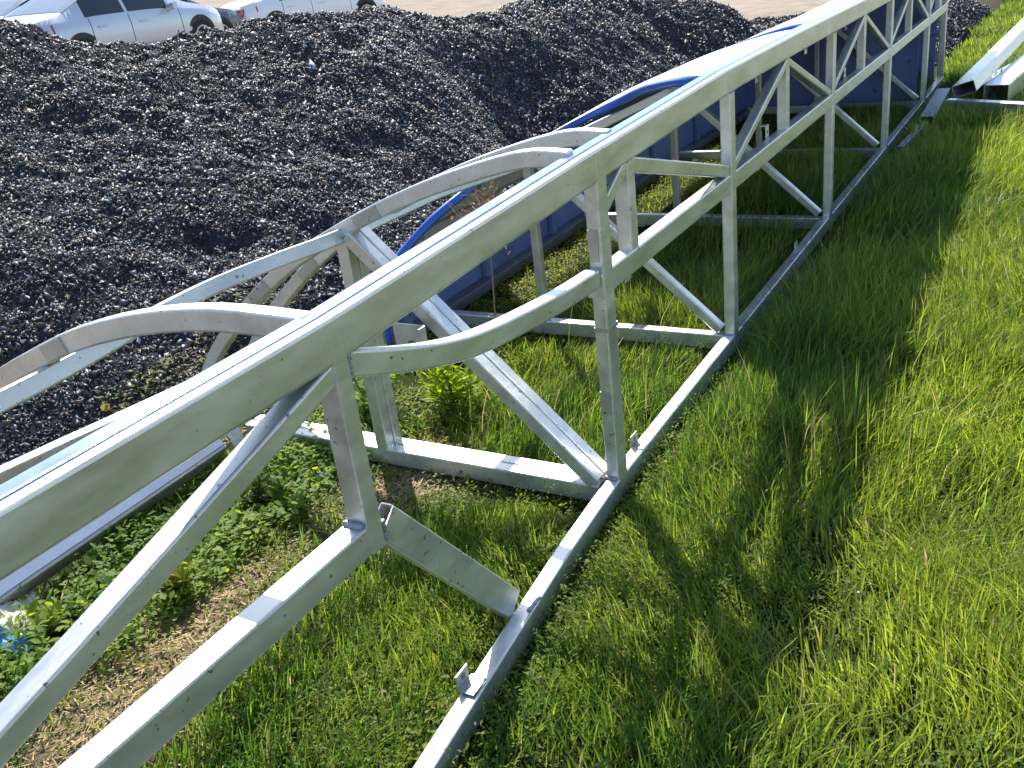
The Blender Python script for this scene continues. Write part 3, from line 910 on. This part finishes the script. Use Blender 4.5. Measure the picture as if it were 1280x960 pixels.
def d_lawn(x, y):
    d = np.where(y < chord_y(x) + .02, 1.0, 0)
    inside = (y >= chord_y(x) + .02) & (y < lawn_limit(x))
    dens_in = np.where(x > .35, 1.0 - .93 * np.clip((y - .85) / .25, 0, 1), np.clip(1.0 - 2.2 * np.maximum(y - .45, 0), .15, 1)) * (1 - .85 * soil_mix(x, y))
    d = np.where(inside, dens_in, d)
    d = d * np.where(x > 8.3, (y < lawn_limit(x)), 1)
    d = d * (.22 + 1.1 * np.clip(fbm(x, y, 3.0, 71) * 2.2 - .65, 0, 1))
    return np.clip(d, 0, 1)
def h_lawn(x, y):
    k = np.abs(y - (chord_y(x) - .01))
    s_ = np.clip(k / .16, .32, 1)
    # taller uncut strip beside the frame, shorter turf in the open
    s_ = s_ * np.where((x > .5), 1.0 + .25 * np.exp(-((y + .45) / .35) ** 2), .82)
    s_ = s_ * (1 - .55 * soil_mix(x, y))
    for sx in (.02, 1.33, 3.17, 5.0, 6.9):
        s_ = s_ * np.where(y > .03, np.clip(np.abs(x - sx + .05) / .22, .3, 1), 1)
    return s_ * np.where((y > .05) & (x > .3), 1.05 - .6 * np.clip((y - .8) / .3, 0, 1), 1)
parts = [
    blades(150000, (-2.0, 1.6), (-1.9, 1.7), .07, .17, .0046, 1, d_lawn, h_lawn),
    blades(130000, (1.3, 4.6), (-2.4, 1.5), .09, .21, .0056, 2, d_lawn, h_lawn, .03),
    blades(110000, (4.4, 9.0), (-3.0, 1.5), .09, .20, .0085, 3, d_lawn, h_lawn, .04),
    blades(70000, (8.6, 17.0), (-4.0, .3), .09, .20, .014, 4, d_lawn, None, .05),
    blades(16000, (-2.4, 6.5), (-4.5, -1.7), .10, .2, .010, 5, d_lawn, None, .04),
    blades(3000, (.2, 7.5), (-1.1, .8), .22, .36, .0035, 6, lambda x, y: np.clip(vnoise(x, y, 1.2, 9) - .2, 0, 1), None, .25, .25),
]
merge_blades('grass', parts, 'long green grass growing round the metal frame', GRASS)

# dry straw strewn on the bare dirt
def straw(n, seed):
    g = np.random.default_rng(seed)
    x = g.uniform(-1.9, 1.0, n); y = g.uniform(.05, 2.4, n)
    keep = g.random(n) < np.maximum(soil_mix(x, y) * 1.1, .55 * ((y > 1.75) & (y < 2.4)))
    x, y = x[keep], y[keep]; n = len(x)
    a = g.uniform(0, np.pi, n); l = g.uniform(.004, .022, n) * (1 + 1.2 * (g.random(n) < .06)); wd = g.uniform(.0008, .0022, n)
    z = np.maximum(gz(x, y), heap_z(x, y)) + g.uniform(.001, .016, n)
    d = np.stack([np.cos(a) * l, np.sin(a) * l, g.normal(0, .12, n) * l], -1); p = np.stack([-np.sin(a) * wd, np.cos(a) * wd, 0 * a], -1)
    c = np.stack([x, y, z], -1)
    V = np.stack([c - d - p, c + d - p, c + d + p, c - d + p], 1).reshape(-1, 3)
    col = np.array([.38, .28, .15]) * g.uniform(.35, 1.25, (n, 1))
    return V, np.arange(n * 4), np.full(n, 4), np.repeat(col, 4, 0)
V, L_, Sz, T_ = straw(52000, 5)
o = bulk('dry_straw', V, L_, Sz, T_, tintmat('straw', .8, .2))
tag(o, 'pale dry straw strewn over the bare dirt under the frame', 'straw', kind='stuff')

# low broad-leaved ground cover: clover and chickweed
LEAF = leafmat('leaf', .5, .62)
LEAFSHAPE = np.array([(0, 0, 0), (.30, .26, .03), (.65, .30, .05), (1, 0, -.03), (.65, -.30, .05), (.30, -.26, .03), (.5, 0, -.01)])
LEAFF = np.array([(0, 6, 1), (1, 6, 2), (2, 6, 3), (3, 6, 4), (4, 6, 5), (5, 6, 0)])
def leaves(c, yaw, pitch, l, wr, tint):
    n = len(c)
    sh = LEAFSHAPE[None] * np.stack([l, l * wr, l], -1)[:, None, :]
    cp, sp, cy, sy = np.cos(pitch), np.sin(pitch), np.cos(yaw), np.sin(yaw)
    x = sh[..., 0] * cp[:, None] - sh[..., 2] * sp[:, None]; z = sh[..., 0] * sp[:, None] + sh[..., 2] * cp[:, None]; y = sh[..., 1]
    V = np.stack([x * cy[:, None] - y * sy[:, None], x * sy[:, None] + y * cy[:, None], z], -1) + c[:, None, :]
    F = (LEAFF[None] + (np.arange(n) * 7)[:, None, None]).reshape(-1)
    return V.reshape(-1, 3), F, np.repeat(tint, 7, 0)
def cover(n, seed, xr, yr, dens, l0, l1, hmax, c0, c1):
    g = np.random.default_rng(seed)
    x = g.uniform(*xr, n); y = g.uniform(*yr, n)
    k = g.random(n) < dens(x, y)
    x, y = x[k], y[k]; n = len(x)
    z = np.maximum(gz(x, y), heap_z(x, y)) + .004 + hmax * g.random(n) * fbm(x, y, 3, 81)
    f = np.clip(fbm(x, y, 1.9, 91) + g.normal(0, .25, n), 0, 1)[:, None]
    return leaves(np.stack([x, y, z], -1), g.uniform(0, 6.28, n), g.normal(.25, .35, n), g.uniform(l0, l1, n), g.uniform(.45, 1.05, n), np.array(c0) * (1 - f) + np.array(c1) * f)
cov = [
    # under the rear of the frame
    cover(60000, 1, (.9, 8.0), (.8, 1.62), lambda x, y: np.clip((y - .8) / .2, 0, 1) * np.clip(fbm(x, y, 2.2, 14) * 2.6 - .5, 0, 1), .010, .024, .09, (.09, .14, .012), (.25, .26, .03)),
    # sparse front part and dirt strip
    cover(60000, 2, (-2.0, .6), (-.2, 1.6), lambda x, y: np.clip(fbm(x, y, 3.0, 15) * 2.2 - .75, 0, 1) * (1 - .25 * soil_mix(x, y)), .009, .024, .07, (.06, .13, .012), (.20, .23, .02)),
    # dark broad leaves by the rear beam
    cover(26000, 3, (-1.5, .35), (1.0, 1.6), lambda x, y: np.clip(fbm(x, y, 2.6, 16) * 3.2 - 1.15, 0, 1), .014, .042, .15, (.055, .14, .015), (.21, .28, .035)),
    # toe of the heap
    cover(5000, 4, (-1.9, .9), (1.9, 2.5), lambda x, y: np.clip(fbm(x, y, 3.2, 17) * 3 - 1.4, 0, 1), .018, .045, .06, (.07, .12, .02), (.16, .20, .03)),
    # clover through the lawn
    cover(110000, 5, (-2.0, 4.0), (-1.9, .0), lambda x, y: np.clip(fbm(x, y, 1.7, 18) * 2.8 - 1.0, 0, 1), .008, .018, .10, (.06, .13, .015), (.18, .23, .02)),
]
# small upright weeds among the near lawn, each a stem's worth of narrow leaves
def sprigs(n, seed):
    g = np.random.default_rng(seed)
    x = g.uniform(-1.8, 2.2, n); y = g.uniform(-1.8, .55, n)
    k = (g.random(n) < np.clip(fbm(x, y, 2.2, 19) * 4 - 1.7, .04, 1)) & (np.abs(y - np.interp(x, [-2.6, -1.13, -.4, .05], [-.2, -.062, 0, .025])) > .07)
    x, y = x[k], y[k]; n = len(x)
    h = g.uniform(.04, .13, n); a0 = g.uniform(0, 6.28, n); tl = g.normal(0, .35, (n, 2))
    m = 11
    t = np.tile(np.linspace(.15, 1, m), n); I = np.repeat(np.arange(n), m)
    c = np.stack([x[I] + tl[I, 0] * h[I] * t, y[I] + tl[I, 1] * h[I] * t, gz(x[I], y[I]) + h[I] * t], -1)
    yaw = a0[I] + 2.4 * np.tile(np.arange(m), n) + g.normal(0, .3, n * m)
    f = np.clip(np.repeat(g.random(n), m) + g.normal(0, .12, n * m), 0, 1)[:, None]
    return leaves(c, yaw, .1 + .7 * t + g.normal(0, .25, n * m), g.uniform(.011, .021, n * m) * (1.15 - .5 * t), np.full(n * m, .42), np.array([.06, .15, .014]) * (1 - f) + np.array([.24, .28, .03]) * f)
cov.append(sprigs(13000, 6))
Vs, Fs, Ts, of = [], [], [], 0
for V, F, T in cov:
    Vs.append(V); Fs.append(F + of); Ts.append(T); of += len(V)
Fs = np.concatenate(Fs)
o = bulk('ground_cover', np.concatenate(Vs), Fs, np.full(len(Fs) // 3, 3), np.concatenate(Ts), LEAF, True)
tag(o, 'low clover and broad-leaved weeds spreading between the grass', 'weeds', kind='stuff')

# tiny clover flowers
def flowers():
    g = np.random.default_rng(9)
    n = 90
    x = g.uniform(-1.7, .6, n); y = g.uniform(-1.5, .1, n); z = gz(x, y) + g.uniform(.03, .08, n)
    V, F, T, of = [], [], [], 0
    cols = [(.42, .22, .36), (.5, .36, .2), (.62, .5, .08), (.55, .42, .55)]
    for i in range(n):
        p, f = protos[i % len(protos)]
        s_ = g.uniform(.003, .0065)
        V.append(p * s_ + np.array([x[i], y[i], z[i]])); F.append(f + of); of += len(p)
        T.append(np.tile(cols[int(g.integers(0, 4))], (len(p), 1)))
    F = np.concatenate(F)
    o = bulk('clover_flowers', np.concatenate(V), F.ravel(), np.full(len(F), 3), np.concatenate(T), tintmat('petal', .7, .2), True)
    tag(o, 'tiny pink and yellow flower heads scattered in the near grass', 'flowers', kind='stuff')
flowers()

# ---- leafy weeds that stand on their own
def weed(loc, label, stems, height, leaf_len, wr, c0, c1, seed, spread=.5, group='leafy weeds under the frame', per=13):
    g = np.random.default_rng(seed)
    t = empty('leafy_weed', loc, label, 'weed', group)
    st = MB(); C, Y, P_, Ln = [], [], [], []
    for s_ in range(stems):
        a = g.uniform(0, 6.28); tilt = g.uniform(.05, spread); hh = height * g.uniform(.6, 1.1)
        b0 = np.array([g.normal(0, .004), g.normal(0, .004), 0])
        d = np.array([math.cos(a) * tilt, math.sin(a) * tilt, 1.0])
        pts = [b0 + d * hh * k / 4 + np.array([0, 0, -.05 * tilt * (k / 4) ** 2]) for k in range(5)]
        st.sweep([tuple(np.array(loc) + p) for p in pts], .005, .005, up=(1, .2, 0), r=.0018)
        for k in range(per):
            f = .2 + .8 * k / (per - 1)
            C.append(np.array(loc) + b0 + d * hh * f); Y.append(a + k * 2.4 + g.normal(0, .3)); P_.append(.15 + .75 * f + g.normal(0, .15)); Ln.append(leaf_len * (1.05 - .45 * f) * g.uniform(.8, 1.2))
    st.build('stem', mat('weed_stem', (.10, .13, .03), .6), t)
    n = len(C); f = g.random((n, 1))
    V, F, T = leaves(np.array(C), np.array(Y), np.array(P_), np.array(Ln), np.full(n, wr), np.array(c0) * (1 - f) + np.array(c1) * f)
    o = bulk('leaf_cluster', V, F, np.full(len(F) // 3, 3), T, LEAF, True)
    o.parent = t; o.matrix_parent_inverse = t.matrix_world.inverted()
    return t
weed((.47, .93, -.11), 'bright green weed with narrow pointed leaves behind the forked brace', 14, .25, .125, .30, (.12, .22, .015), (.26, .34, .03), 1, .8)
weed((.30, 1.22, -.11), 'dark leafy weed clump beside the doubled rear post', 13, .24, .08, .7, (.04, .11, .012), (.12, .20, .02), 2, .9)
weed((-.42, 1.20, -.11), 'broad-leaved weed in the shade below the wide top chord', 9, .13, .06, .95, (.04, .09, .015), (.12, .16, .03), 3, 1.0)
weed((-.95, 1.08, -.11), 'yellowish leafy weed between the two near diagonal beams', 9, .12, .06, .9, (.10, .14, .015), (.22, .22, .03), 4, .5)
weed((-1.22, 1.36, -.11), 'small weed with large light leaves next to the plastic bag', 5, .12, .06, 1.1, (.08, .15, .02), (.20, .24, .03), 5, 1.0, per=8)

# dry weed caught under the curved ribs
def dry():
    g = np.random.default_rng(3)
    c = Vector((1.25, 1.15, .50))
    t = empty('dry_weed', c, 'dry orange-brown weed caught inside the blue cladding under the ribs', 'dead weed')
    mb = MB()
    for k in range(70):
        a = g.uniform(0, 6.28); e = g.uniform(-.2, 1.3); l = g.uniform(.08, .22)
        d = Vector((math.cos(a) * math.cos(e), math.sin(a) * math.cos(e), math.sin(e)))
        p = c + Vector(g.normal(0, .04, 3))
        mb.sweep([p, p + d * l * .5 + Vector(g.normal(0, .012, 3)), p + d * l], .0026, .0026, up=(.3, .5, .8), r=.001)
    mb.build('twigs', mat('dry_twig', (.34, .25, .15), .8, var=.3, vscale=30), t)
    n = 240
    V, F, T = leaves(np.array(c) + g.normal(0, .055, (n, 3)), g.uniform(0, 6.28, n), g.uniform(-1, 1, n), g.uniform(.012, .035, n), np.full(n, .6), np.array([.36, .13, .04]) * g.uniform(.5, 1.2, (n, 1)))
    o = bulk('dead_leaves', V, F, np.full(len(F) // 3, 3), T, tintmat('dead_leaf', .8, .2))
    o.parent = t; o.matrix_parent_inverse = t.matrix_world.inverted()
    # its long stalk runs down to the soil
    MB().sweep([c + Vector((0, 0, -.02)), c + Vector((.05, .05, -.3)), (c.x + .06, c.y + .08, GZ)], .007, .007, up=(1, 0, 0), r=.003).build('stalk', mat('dry_stalk', (.30, .22, .13), .8), t)
dry()

# ---- litter
def bag():
    g = np.random.default_rng(4)
    c = np.array([-1.27, 1.47, -.08])
    nx, ny = 26, 18
    V = []
    for j in range(ny):
        for i in range(nx):
            u, v = (i / (nx - 1) - .5), (j / (ny - 1) - .5)
            x, y = u * .30, v * .17
            z = .05 * (1 - (2 * u) ** 2) * (1 - (2 * v) ** 2) + .045 * (fbm(u * 6 + 3, v * 6, 1.1, 7, 3) - .5) + .02 * abs(math.sin(9 * u + 5 * v))
            a = .9
            V.append((c[0] + x * math.cos(a) - y * math.sin(a), c[1] + x * math.sin(a) + y * math.cos(a), c[2] + z))
    F = [[j * nx + i, j * nx + i + 1, (j + 1) * nx + i + 1, (j + 1) * nx + i] for j in range(ny - 1) for i in range(nx - 1)]
    me = pymesh('plastic_bag', V, F, False)
    m1 = mat('white_plastic', (.52, .50, .44), .5, var=.2, vscale=20); m2 = mat('blue_plastic', (.05, .22, .45), .4, var=.15, vscale=20)
    o = link('plastic_bag', me, [m1, m2])
    me.polygons.foreach_set('material_index', [1 if ((k % (nx - 1)) < 7 or (k // (nx - 1)) > 13) else 0 for k in range(len(F))])
    md = o.modifiers.new('thickness', 'SOLIDIFY'); md.thickness = .0015
    tag(o, 'crumpled blue and white plastic bag on the ground at the left edge', 'bag')
bag()
p = [(.42, 2.62), (.52, 2.50), (.58, 2.36), (.68, 2.24)]
mb = MB(); mb.sweep([(x, y, float(heap_z(np.array([x]), np.array([y]))[0]) + .035) for x, y in p], .014, .012, r=.005)
tag(mb.build('stick', mat('bleached_wood', (.50, .42, .33), .8, var=.25, vscale=30)), 'pale bleached stick lying on the black stones behind the near rib', 'stick')
for k, (x, y, s_, label) in enumerate(((-.12, 2.40, .028, 'yellow dead leaf on the black stones left of the near rib'), (.30, 2.14, .03, 'orange dead leaf beside the foot of the curved rib'))):
    z = float(heap_z(np.array([x]), np.array([y]))[0]) + .03
    V, F, T = leaves(np.array([[x, y, z]]), np.array([1.0 + k]), np.array([.5]), np.array([s_ * 2]), np.array([1.2]), np.array([[.5, .32, .06]]))
    tag(bulk('dead_leaf', V, F, np.full(len(F) // 3, 3), T, LEAF), label, 'leaf')
